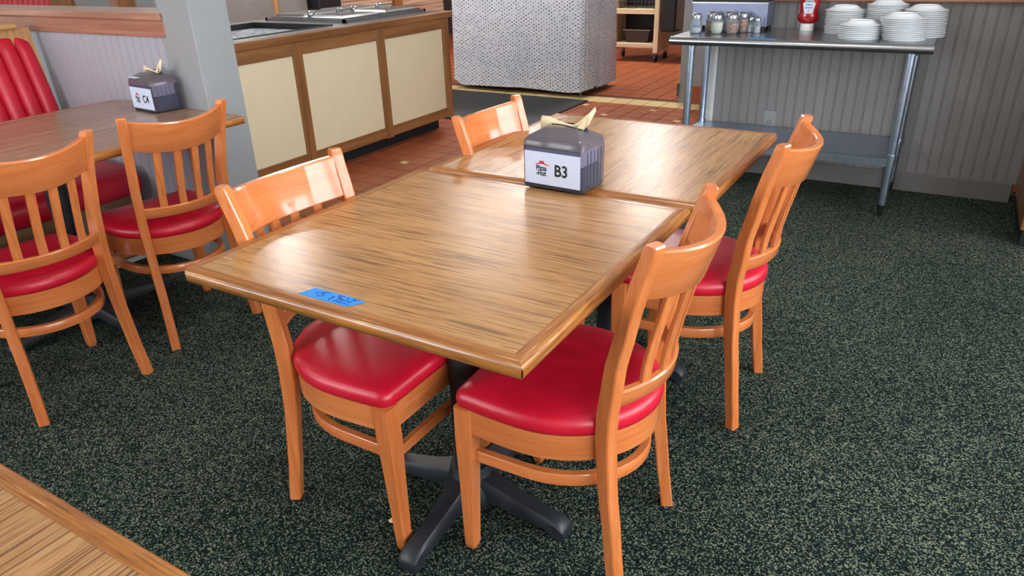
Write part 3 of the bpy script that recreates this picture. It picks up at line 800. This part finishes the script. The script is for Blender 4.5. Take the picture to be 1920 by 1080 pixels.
# ------------------------------------------------------------------ booth bench beside the booth table
def make_bench(label, length):
    """local: bench faces +x, front of base at x=0, runs along y from -length to 0"""
    t = thing('booth_bench', label, 'bench')
    MB().box(-0.52, 0.0, -length, 0, 0.0, 0.325).obj('bench_base', M['benchlam_y'], t)
    MB().box(-0.001, 0.004, -length, 0, 0.0, 0.022).obj('base_strip', M['white_trim'], t)
    rg = []
    for y, i in ((-length, 0.012), (-length+0.02, 0), (-0.02, 0), (0, 0.012)):
        q = [(-0.46, 0.325), (0.04-i, 0.325), (0.06-i, 0.345), (0.065-i, 0.39), (0.055-i, 0.425-i), (0.02, 0.452-i), (-0.2, 0.46-i), (-0.46, 0.445-i)]
        rg.append([(x, y, z) for x, z in q])
    MB().loft(rg).obj('seat_cushion', M['vinyl'], t, 40)
    # channelled backrest, raked
    w = 0.077; n = int(length/w)-1
    for k in range(n):
        y1 = -0.012-k*w; rg = []
        for z, xo in ((0.45, 0.0), (0.55, -0.03), (0.75, -0.075), (0.95, -0.122), (1.005, -0.139), (1.02, -0.152)):
            hh = 0.012 if z > 1.01 else (0.03 if z > 0.99 else 0.045)
            ring = [(-0.36+xo-0.06, y1, z), (-0.36+xo-0.06, y1-w, z)]
            zz = z
            for j in range(7):
                s = j/6; ring.append((-0.36+xo-0.03+hh*math.sin(PI*s)**0.6*0.3+(0.006 if 0 < j < 6 else 0), y1-w*(1-s), zz-(0.03*(1-k/1.0)*s**2 if k == 0 and z > 0.9 else 0)))
            rg.append(ring)
        MB().loft(rg).obj('back_channel', M['vinyl'], t, 60)
    MB().add([(-0.43, 0, 0.3), (-0.53, 0, 1.05), (-0.56, 0, 1.05), (-0.52, 0, 0.3), (-0.43, -length, 0.3), (-0.53, -length, 1.05), (-0.56, -length, 1.05), (-0.52, -length, 0.3)],
             [(0, 1, 2, 3), (4, 7, 6, 5), (0, 4, 5, 1), (1, 5, 6, 2), (2, 6, 7, 3)]).obj('back_panel', M['lightwood_z'], t)
    MB().box(-0.60, -0.50, -length, -0.06, 1.05, 1.072, 0.004).obj('top_board', M['lightwood_y'], t)
    return t
b1 = make_bench('red vinyl booth bench behind the booth table, channelled back', 1.62)
b1.location = (-1.948, 1.105, 0)
# booth beyond the half wall
b2 = make_bench('red channelled booth back showing above the half wall cap', 1.2)
b2.location = (-4.58, 1.96, 0.0); b2.rotation_euler = (0, 0, -PI/2); b2.scale = (1, 1, 1.16)

# wooden divider posts and panel beyond the half wall
dv = thing('booth_divider', 'brown wooden booth divider frame beyond the half wall', 'divider', (-3.9, 2.4, 0))
MB().box(-0.66, -0.40, -0.03, 0.03, 0, 1.25).obj('post', M['brown_z'], dv)
MB().box(0.17, 0.32, -0.03, 0.03, 0, 1.25).obj('post', M['brown_z'], dv)
MB().box(0.10, 0.17, -0.045, 0.02, 0, 1.25).obj('post', M['pinkoak_z'], dv)
MB().box(-0.40, 0.10, 0.0, 0.02, 0, 1.2).obj('panel', M['paint_cool'], dv)
MB().box(0.32, 0.70, 0.0, 0.02, 0, 1.2).obj('panel', M['paint_cool'], dv)

# ------------------------------------------------------------------ serving counter
ct = thing('serving_counter', 'long salad bar counter with cream panels in brown wood frames', 'counter', (-2.15, 0, 0))
CX0, CY0, CY1, CB, CT = -1.02, 1.62, 4.02, 0.095, 0.885
MB().box(CX0, -0.02, CY0, CY1-0.03, CB, 0.835).obj('carcass', M['brown_y'], ct)
MB().box(CX0+0.05, -0.09, CY0, CY1-0.1, 0, CB).obj('toe_kick', M['toe'], ct)
PY = [1.64, 2.395, 3.17, 3.935]
for i, y in enumerate(PY):
    MB().box(-0.02, 0.004, y, y+0.075, CB-0.008, 0.842, 0.003).obj('post', M['brown_z'], ct)
for a, b in zip(PY[:-1], PY[1:]):
    MB().box(-0.02, 0.0, a+0.075, b, 0.765, 0.842, 0.002).obj('upper_rail', M['brown_y'], ct)
    MB().box(-0.02, 0.0, a+0.075, b, CB, 0.165, 0.002).obj('lower_rail', M['brown_y'], ct)
    MB().box(-0.02, -0.012, a+0.075, b, 0.165, 0.765).obj('panel', M['cream'], ct)
MB().box(-0.03, 0.022, CY0, CY1+0.02, 0.842, 0.887, 0.005).obj('top_edge', M['brown_y'], ct)
MB().box(CX0, -0.03, CY1-0.04, CY1+0.02, 0.842, 0.887, 0.004).obj('end_edge', M['brown_x'], ct)
ss = MB().box(CX0, -0.03, 2.97, CY1-0.04, 0.86, 0.888).box(CX0, -0.03, CY0, 2.97, 0.80, 0.81)
ss.box(CX0, -0.88, CY0, 2.97, 0.81, 0.888).box(-0.13, -0.03, CY0, 2.97, 0.81, 0.888).box(-0.88, -0.13, 2.90, 2.97, 0.81, 0.888)
ss.obj('steel_top', M['steel'], ct)
MB().box(-0.87, -0.14, CY0, 2.89, 0.845, 0.855).obj('well_film', M['foil'], ct)
for a in ((-0.88, -0.86, CY0, 2.90), (-0.15, -0.13, CY0, 2.90), (-0.88, -0.13, 2.88, 2.90)):
    MB().box(a[0], a[1], a[2], a[3], 0.83, 0.893).obj('well_gasket', M['black'], ct)
fr = MB().box(-0.92, -0.16, 3.04, 3.06, 0.888, 0.908).box(-0.92, -0.16, 3.93, 3.95, 0.888, 0.908).box(-0.92, -0.90, 3.04, 3.95, 0.888, 0.908).box(-0.18, -0.16, 3.04, 3.95, 0.888, 0.908)
fr.obj('well_frame', M['steel'], ct)
def lid(y0, y1, label):
    l = thing('pan_lid', label, 'lid', (-2.15, 0, 0.908))
    for x0, x1, zt in ((-0.89, -0.56, 0.022), (-0.54, -0.19, 0.018)):
        m = MB(); rg = []
        for i, z in ((0, 0), (0, 0.006), (0.025, 0.008), (0.035, zt), (0.06, zt+0.003)):
            rg.append([(x0+i, y0+i, z), (x1-i, y0+i, z), (x1-i, y1-i, z), (x0+i, y1-i, z)])
        m.loft(rg); m.obj('lid_half', M['steel'], l)
    for yy in (y0+0.06, y1-0.06):
        MB().lathe([(0.022, 0.0), (0.026, 0.015), (0.024, 0.032), (0.012, 0.040)], 14, (-0.55, yy, 0.005)).obj('hinge_knob', M['steel'], l, 50)
    MB().tube([(-0.36, (y0+y1)/2-0.08, 0.02), (-0.36, (y0+y1)/2-0.075, 0.045), (-0.36, (y0+y1)/2+0.075, 0.045), (-0.36, (y0+y1)/2+0.08, 0.02)], 0.006, 8).obj('handle', M['steel_dark'], l, 50)
lid(3.07, 3.48, 'hinged steel pan lid on the counter, nearer the film-covered well')
lid(3.51, 3.92, 'hinged steel pan lid on the counter, nearer its far end')

# far objects behind the counter
tag(MB().box(-5.25, -5.05, 5.60, 5.96, 0, 1.3, 0.01).obj('black_cabinet', M['black']), 'black upright cabinet beyond the counter', 'cabinet')
pk = thing('plank_partition', 'low partition of striped wood planks with brown post beyond the counter', 'partition', (-5.2, 6.0, 0))
for z in range(8):
    MB().box(-0.05, 0.0, 0.0, 2.2, 0.02+z*0.15, 0.165+z*0.15, 0.003).obj('plank', M['plank'], pk)
MB().box(-0.02, 0.05, 1.06, 1.22, 0, 1.3).obj('post', M['brown_z'], pk)

# ------------------------------------------------------------------ floor mat
tag(MB().box(-3.25, -1.575, 4.22, 5.35, 0.0005, 0.012, 0.004).obj('floor_mat', M['rubber']), 'black ribbed rubber mat on the tiles before the covered table', 'mat')

# ------------------------------------------------------------------ cloth-covered table
bt = thing('buffet_table', 'folding table hidden under the patterned cloth, only feet showing', 'table', (-2.42, 5.86, 0))
MB().box(-0.70, 0.70, -0.33, 0.33, 0.93, 0.96).obj('table_top', M['white_plastic'], bt)
for sx in (-1, 1):
    for sy in (-1, 1):
        MB().cyl(sx*0.66, sy*0.29, 0, 0.93, 0.014, 12).obj('leg', M['steel_dark'], bt, 40)
def cloth_ring(x0, x1, y0, y1, r, z, fl, hem=False, n=14):
    out = []; per = []
    def seg(a, b, k):
        for i in range(k): yield (a[0]+(b[0]-a[0])*i/k, a[1]+(b[1]-a[1])*i/k)
    cs = [((x1-r, y0+r), -PI/2), ((x1-r, y1-r), 0), ((x0+r, y1-r), PI/2), ((x0+r, y0+r), PI)]
    pts = []
    for q in range(4):
        c, a0 = cs[q]
        for i in range(n):
            a = a0+PI/2*i/n; pts.append((c[0]+r*math.cos(a), c[1]+r*math.sin(a), 1.0))
        p = pts[-1]; c2, a2 = cs[(q+1) % 4]; p2 = (c2[0]+r*math.cos(a2), c2[1]+r*math.sin(a2))
        for i in range(1, 30): pts.append((p[0]+(p2[0]-p[0])*i/30, p[1]+(p2[1]-p[1])*i/30, 0.0))
    for i, (x, y, cn) in enumerate(pts):
        wv = fl*(0.012*math.sin(i*0.42)+0.010*math.sin(i*0.17+1.0)+0.006*math.sin(i*1.1))
        cx, cy = (x0+x1)/2, (y0+y1)/2
        d = math.hypot(x-cx, y-cy); zz = z
        if hem:
            zz = z+0.008*math.sin(i*0.21)
            if abs(x-x0) < 0.16 and abs(y-y0) < 0.25: zz += 0.11*(1-abs(x-x0)/0.16)**2
            if abs(x-x1) < 0.05 and abs(y-y0) < 0.3: zz += 0.03*(abs(y-y0)/0.3)
        out.append((x+(x-cx)/d*wv, y+(y-cy)/d*wv, zz))
    return out
rg = []
X0, X1, YA, YB = -3.17, -1.67, 5.46, 6.24
for z, g in ((0.05, 1.0), (0.12, 1.0), (0.25, 0.9), (0.4, 0.8), (0.55, 0.7), (0.7, 0.55), (0.85, 0.3), (0.955, 0.1)):
    i = 0.02*(z/0.95)
    rg.append(cloth_ring(X0+i-0.02, X1-i*0.2, YA+i, YB-i, 0.06+0.03*g, z, g, z < 0.06))
rg.append(cloth_ring(X0+0.06, X1-0.06, YA+0.06, YB-0.06, 0.05, 0.972, 0)); rg.append(cloth_ring(X0+0.3, X1-0.3, YA+0.2, YB-0.2, 0.05, 0.975, 0))
m = MB(); m.loft(rg, caps=False); nn = len(rg[0]); o_ = (len(rg)-1)*nn; m.f.append(tuple(o_+k for k in range(nn)))
tag(m.obj('tablecloth', M['cloth'], None, True), 'white cloth with blue cube print draped to the floor over a table', 'tablecloth')

# ------------------------------------------------------------------ kitchen cart and bin
kc = thing('kitchen_cart', 'pale wooden kitchen cart on casters in the tiled passage', 'cart', (-2.36, 7.75, 0))
for x0, x1 in ((-0.05, 0.0), (0.50, 0.56)):
    for y0 in (0.0, 0.34):
        MB().box(x0, x1, y0, y0+0.05, 0.11, 1.1, 0.004).obj('corner_post', M['cartwood_z'], kc)
        cst = MB().box((x0+x1)/2-0.018, (x0+x1)/2+0.018, y0+0.005, y0+0.045, 0.085, 0.11); cst.obj('caster_fork', M['steel_dark'], kc)
        wm = MB(); rgw = []
        for xx in (-0.011, 0.011): rgw.append([((x0+x1)/2+xx, y0+0.025+0.042*math.cos(2*PI*k/16), 0.0445+0.042*math.sin(2*PI*k/16)) for k in range(16)])
        wm.loft(rgw); wm.obj('caster_wheel', M['black'], kc)
MB().box(0.505, 0.555, 0.05, 0.34, 0.13, 1.1).obj('side_panel', M['cartwood_z'], kc)
MB().box(-0.045, -0.005, 0.05, 0.34, 0.13, 1.1).obj('side_panel', M['cartwood_z'], kc)
for z0, z1 in ((0.165, 0.215), (0.545, 0.60), (1.05, 1.1)):
    MB().box(0.0, 0.50, 0.0, 0.39, z0, z1, 0.003).obj('shelf', M['cartwood_x'], kc)
MB().box(0.0, 0.50, 0.36, 0.385, 0.215, 1.05).obj('back_panel', M['black'], kc)
gm = MB()
for k in range(11): gm.box(0.02+k*0.046, 0.024+k*0.046, 0.10, 0.104, 0.60, 1.05)
for k in range(9): gm.box(0.0, 0.50, 0.10, 0.104, 0.625+k*0.05, 0.629+k*0.05)
gm.obj('wire_grid', M['steel_dark'], kc)
pn = thing('food_pan', 'dark deep food pan with bright rim on the cart bottom shelf', 'pan', (-2.10, 7.95, 0.2155))
MB().loft([[(-0.13, -0.10, 0), (0.13, -0.10, 0), (0.13, 0.12, 0), (-0.13, 0.12, 0)], [(-0.16, -0.13, 0.14), (0.16, -0.13, 0.14), (0.16, 0.14, 0.14), (-0.16, 0.14, 0.14)]]).obj('pan_body', M['darkwall'], pn)
MB().box(-0.175, 0.175, -0.145, 0.15, 0.14, 0.15, 0.003).obj('pan_rim', M['steel'], pn)
wbn = thing('waste_bin', 'black rounded bin hanging beside the wooden cart', 'bin', (-1.80, 7.62, 0))
MB().box(0.06, 0.245, 0.0, 0.36, 0.37, 1.1, 0.02).obj('bin_body', M['black'], wbn)
MB().box(0.245, 0.34, 0.02, 0.30, 0.40, 1.1).obj('side_board', M['darkwall'], wbn)
MB().box(0.34, 0.39, 0.0, 0.30, 0.0, 1.1).obj('edge_board', M['cartwood_z'], wbn)

# ------------------------------------------------------------------ steel work table
st = thing('steel_work_table', 'stainless steel work table with round legs against the beadboard wall', 'table')
SX0, SX1, SY0, SY1, SZ = -0.075, 1.19, 3.14, 3.70, 0.857
MB().box(SX0+0.01, SX1-0.004, SY0+0.02, SY1, SZ-0.028, SZ).obj('table_top', M['steel'], st)
rg = []
for x in (SX0+0.004, SX1):
    rg.append([(x, SY0+0.022+0.022*math.cos(a)*1.0, SZ-0.022+0.022*math.sin(a)) for a in [2*PI*k/16 for k in range(16)]])
MB().loft(rg).obj('rolled_edge', M['steel'], st, 50)
for x in (0.035, 1.10):
    for y in (3.205, 3.655):
        if x < 0.1 and y > 3.5: x = -0.008
        MB().cyl(x, y, 0.06, SZ-0.028, 0.0205, 18).obj('leg', M['galv'], st, 40)
        MB().lathe([(0.010, 0.0), (0.014, 0.012), (0.019, 0.06), (0.021, 0.07)], 14, (x, y, 0)).obj('foot', M['steel_dark'], st, 40)
        MB().cyl(x, y, SZ-0.055, SZ-0.028, 0.026, 18).obj('leg_socket', M['galv'], st, 40)
        MB().cyl(x, y, 0.265, 0.322, 0.025, 18).obj('shelf_collar', M['galv'], st, 40)
sh = MB().box(-0.02, 1.11, 3.19, 3.67, 0.292, 0.304).box(0.0, 1.11, 3.185, 3.195, 0.262, 0.304).box(0.0, 1.11, 3.665, 3.675, 0.262, 0.304)
sh.obj('shelf', M['galv'], st)

# food warmer box
fwm = thing('food_warmer', 'brushed steel countertop warmer behind the shaker jars', 'warmer', (-0.07, 3.50, SZ))
MB().box(0.0, 0.42, 0.0, 0.19, 0.022, 0.150, 0.004).obj('body', M['warmer'], fwm)
MB().box(0.0, 0.42, 0.0, 0.19, 0.150, 0.175, 0.003).obj('grill_top', M['black'], fwm)
MB().box(-0.002, 0.422, -0.003, 0.0, 0.142, 0.150).obj('front_lip', M['steel'], fwm)
for x in (0.02, 0.40):
    for y in (0.02, 0.17): MB().cyl(x, y, 0, 0.022, 0.012, 12).obj('foot', M['black'], fwm)
for x in (0.10, 0.20, 0.30): MB().lathe([(0.03, 0.175), (0.03, 0.185), (0.02, 0.19)], 14, (x, 0.05, 0)).obj('burner_cap', M['steel_dark'], fwm, 50)

# shaker jars
def jar(x, y, fill, fillh, label):
    t = thing('shaker_jar', label, 'shaker', (x, y, SZ), group='glass shaker jars')
    pr = [(0.024, 0.0), (0.027, 0.003), (0.033, 0.02), (0.0345, 0.040), (0.032, 0.062), (0.027, 0.074), (0.027, 0.080)]
    MB().lathe(pr, 18).obj('glass_body', M['jarglass'], t, 50)
    fp_ = [(r-0.003, z+0.003) for r, z in pr if z < fillh]; fp_.append((fp_[-1][0], fillh))
    MB().lathe(fp_, 18).obj('filling', fill, t, 50)
    MB().lathe([(0.0285, 0.080), (0.0285, 0.092), (0.026, 0.100), (0.012, 0.106)], 18).obj('perforated_lid', M['steel'], t, 50)
    return t
jar(0.013, 3.330, M['salt'], 0.030, 'nearly empty glass cheese shaker, leftmost on the steel table')
jar(0.072, 3.425, M['chilli'], 0.055, 'glass chilli flake shaker behind the full cheese shaker')
jar(0.128, 3.330, M['cheese'], 0.062, 'glass shaker full of grated cheese on the steel table')
jar(0.206, 3.350, M['chilli'], 0.056, 'glass chilli flake shaker in the front row of jars')
jar(0.238, 3.435, M['chilli'], 0.068, 'glass chilli flake shaker just behind the front chilli jar')
jar(0.160, 3.440, M['salt'], 0.02, 'empty glass shaker at the back of the jar cluster')
def salt(x, y, lab, mat):
    t = thing('salt_shaker', lab, 'shaker', (x, y, SZ))
    MB().lathe([(0.018, 0.0), (0.020, 0.003), (0.020, 0.045), (0.016, 0.060), (0.015, 0.066)], 10).obj('glass_body', M['jarglass'], t, 30)
    MB().lathe([(0.016, 0.003), (0.017, 0.036)], 10).obj('filling', mat, t, 30)
    MB().lathe([(0.0165, 0.064), (0.0165, 0.072), (0.013, 0.080), (0.004, 0.083)], 12).obj('cap', M['steel'], t, 50)
salt(0.278, 3.455, 'small salt shaker left of the two by the warmer', M['salt'])
salt(0.322, 3.420, 'small salt shaker right of the two by the warmer', M['napstack'])

# ketchup bottle standing on its cap
kb = thing('ketchup_bottle', 'red ketchup bottle standing upside down on its white cap', 'bottle', (0.545, 3.61, SZ))
def oval(w_, d_, z, n=20): return [(w_*math.cos(2*PI*k/n), d_*math.sin(2*PI*k/n), z) for k in range(n)]
MB().loft([oval(*q) for q in ((0.034, 0.030, 0.0), (0.036, 0.032, 0.003), (0.034, 0.030, 0.034), (0.032, 0.028, 0.037))]).obj('cap', M['white_plastic'], kb, 50)
MB().loft([oval(*q) for q in ((0.026, 0.022, 0.037), (0.046, 0.030, 0.045), (0.055, 0.034, 0.062), (0.055, 0.035, 0.078), (0.047, 0.033, 0.090), (0.046, 0.033, 0.105), (0.052, 0.034, 0.165), (0.054, 0.034, 0.21), (0.048, 0.03, 0.235), (0.03, 0.02, 0.242))]).obj('bottle_body', M['ketchup'], kb, 50)
kl = [(-0.020, 0.090), (0.020, 0.090), (0.031, 0.142), (0.022, 0.146), (0.018, 0.162), (0.0, 0.168), (-0.018, 0.162), (-0.022, 0.146), (-0.031, 0.142)]
lab = MB().loft([[(x*1.06, -0.0345, 0.127+(z-0.127)*1.05) for x, z in kl], [(x*1.06, -0.030, 0.127+(z-0.127)*1.05) for x, z in kl]]).obj('label_border', M['gold_ink'], kb)
kp = MB().loft([[(x*0.95, -0.0352, 0.127+(z-0.127)*0.94) for x, z in kl], [(x*0.95, -0.031, 0.127+(z-0.127)*0.94) for x, z in kl]]).obj('label', M['paper'], kb)
for s_, sz, z in (('HEINZ', 0.0125, 0.147), ('TOMATO', 0.0090, 0.131), ('KETCHUP', 0.0085, 0.116)):
    text_mesh('lettering', s_, sz, M['ink'], kp, (0, -0.0356, z), (1, 0, 0), (0, 0, 1), 0.0003, 'CENTER')
MB().lathe([(0.0035, 0.0), (0.0035, 0.0006)], 12).obj('tomato_mark', M['red_ink'], kp)
kp.children[-1].location = (0, -0.0354, 0.104); kp.children[-1].rotation_euler = (PI/2, 0, 0)
kb.rotation_euler = (0, 0, 0.08)

# plates, upside down in five stacks
R = 0.098
ppro = [(0.001, 0.0150), (0.050, 0.0150), (0.062, 0.0125), (R-0.018, 0.0026), (R-0.003, 0.0), (R, 0.0006), (R, 0.0024), (R-0.016, 0.0056), (0.064, 0.0162),
        (0.060, 0.0205), (0.056, 0.0228), (0.053, 0.0228), (0.050, 0.0182), (0.001, 0.0178)]
plate_me = MB().lathe(ppro, 28).mesh('plate', M['plate'], 40)
stacks = [('short front', 0.842, 3.345, 8, 0.0088, 0.0), ('tall left rear', 0.742, 3.560, 14, 0.0086, 0.004),
          ('tallest middle rear', 0.925, 3.575, 17, 0.0087, -0.004), ('front right leaning', 1.045, 3.345, 12, 0.0088, -0.012),
          ('tall right rear', 1.120, 3.500, 15, 0.0087, 0.004)]
for nm, x, y, n, dz, lean in stacks:
    for k in range(n):
        j = random.uniform(-0.0015, 0.0015)
        o = link('plate', plate_me, None, (x+lean*(-1 if nm != 'front right leaning' else 1)*k/n*2+j, y+j, SZ+0.0008+k*dz))
        if k == n-1: tag(o, 'topmost upside-down white plate of the %s stack' % nm, 'plate', 'plates in the %s stack' % nm)
        elif k == 0: tag(o, 'bottom white plate of the %s stack' % nm, 'plate', 'plates in the %s stack' % nm)
        else: tag(o, 'white plate inside the %s stack on the steel table' % nm, 'plate', 'plates in the %s stack' % nm)
tag(MB().box(0.345, 0.475, 3.165, 3.20, SZ, SZ+0.0008).obj('table_tape', M['tape']), 'blue tape piece on the steel table front edge', 'tape')

# brown cabinet at the right edge; unseen height and length added for shade
bc = thing('side_cabinet', 'brown wooden cabinet with black toe kick at the right picture edge, extended unseen to block window light', 'cabinet', (1.69, 3.02, 0))
MB().box(0.0, 1.98, 0.0, 0.68, 0.08, 1.32, 0.004).obj('body', M['brown_z'], bc)
MB().box(0.012, 1.98, 0.012, 0.68, 0.0, 0.08).obj('toe_kick', M['toe'], bc)
MB().box(-0.01, 1.99, -0.02, 0.69, 1.32, 1.36, 0.005).obj('top', M['brown_x'], bc)

# crumb on the carpet
tag(MB().lathe([(0.004, 0.0), (0.010, 0.003), (0.006, 0.007), (0.002, 0.008)], 7).obj('crumb', M['napkin'], None, False, (0.272, 0.235, 0.0)), 'small tan crumb on the carpet by the front left chair leg', 'crumb')

# ------------------------------------------------------------------ ceiling lamps
for i, (x, y, lab) in enumerate([(-2.55, 4.95, 'over the tiled aisle'), (-4.2, 3.6, 'beyond the serving counter'), (0.4, 1.0, 'over the front tables'), (-1.6, -2.2, 'behind the camera'),
                                 (-3.3, -1.5, 'over the booth'), (-1.6, 7.2, 'in the kitchen passage'), (-3.4, 7.4, 'over the kitchen left side')]):
    l = thing('ceiling_lamp', 'square ceiling lamp panel '+lab, 'lamp', (x, y, CEIL))
    MB().box(-0.32, 0.32, -0.32, 0.32, -0.05, 0.0, 0.004).obj('housing', M['white_trim'], l)
    MB().box(-0.29, 0.29, -0.29, 0.29, -0.054, -0.050).obj('diffuser', M['lamp_bright'] if i in (1, 5, 6) else M['lamp'], l)
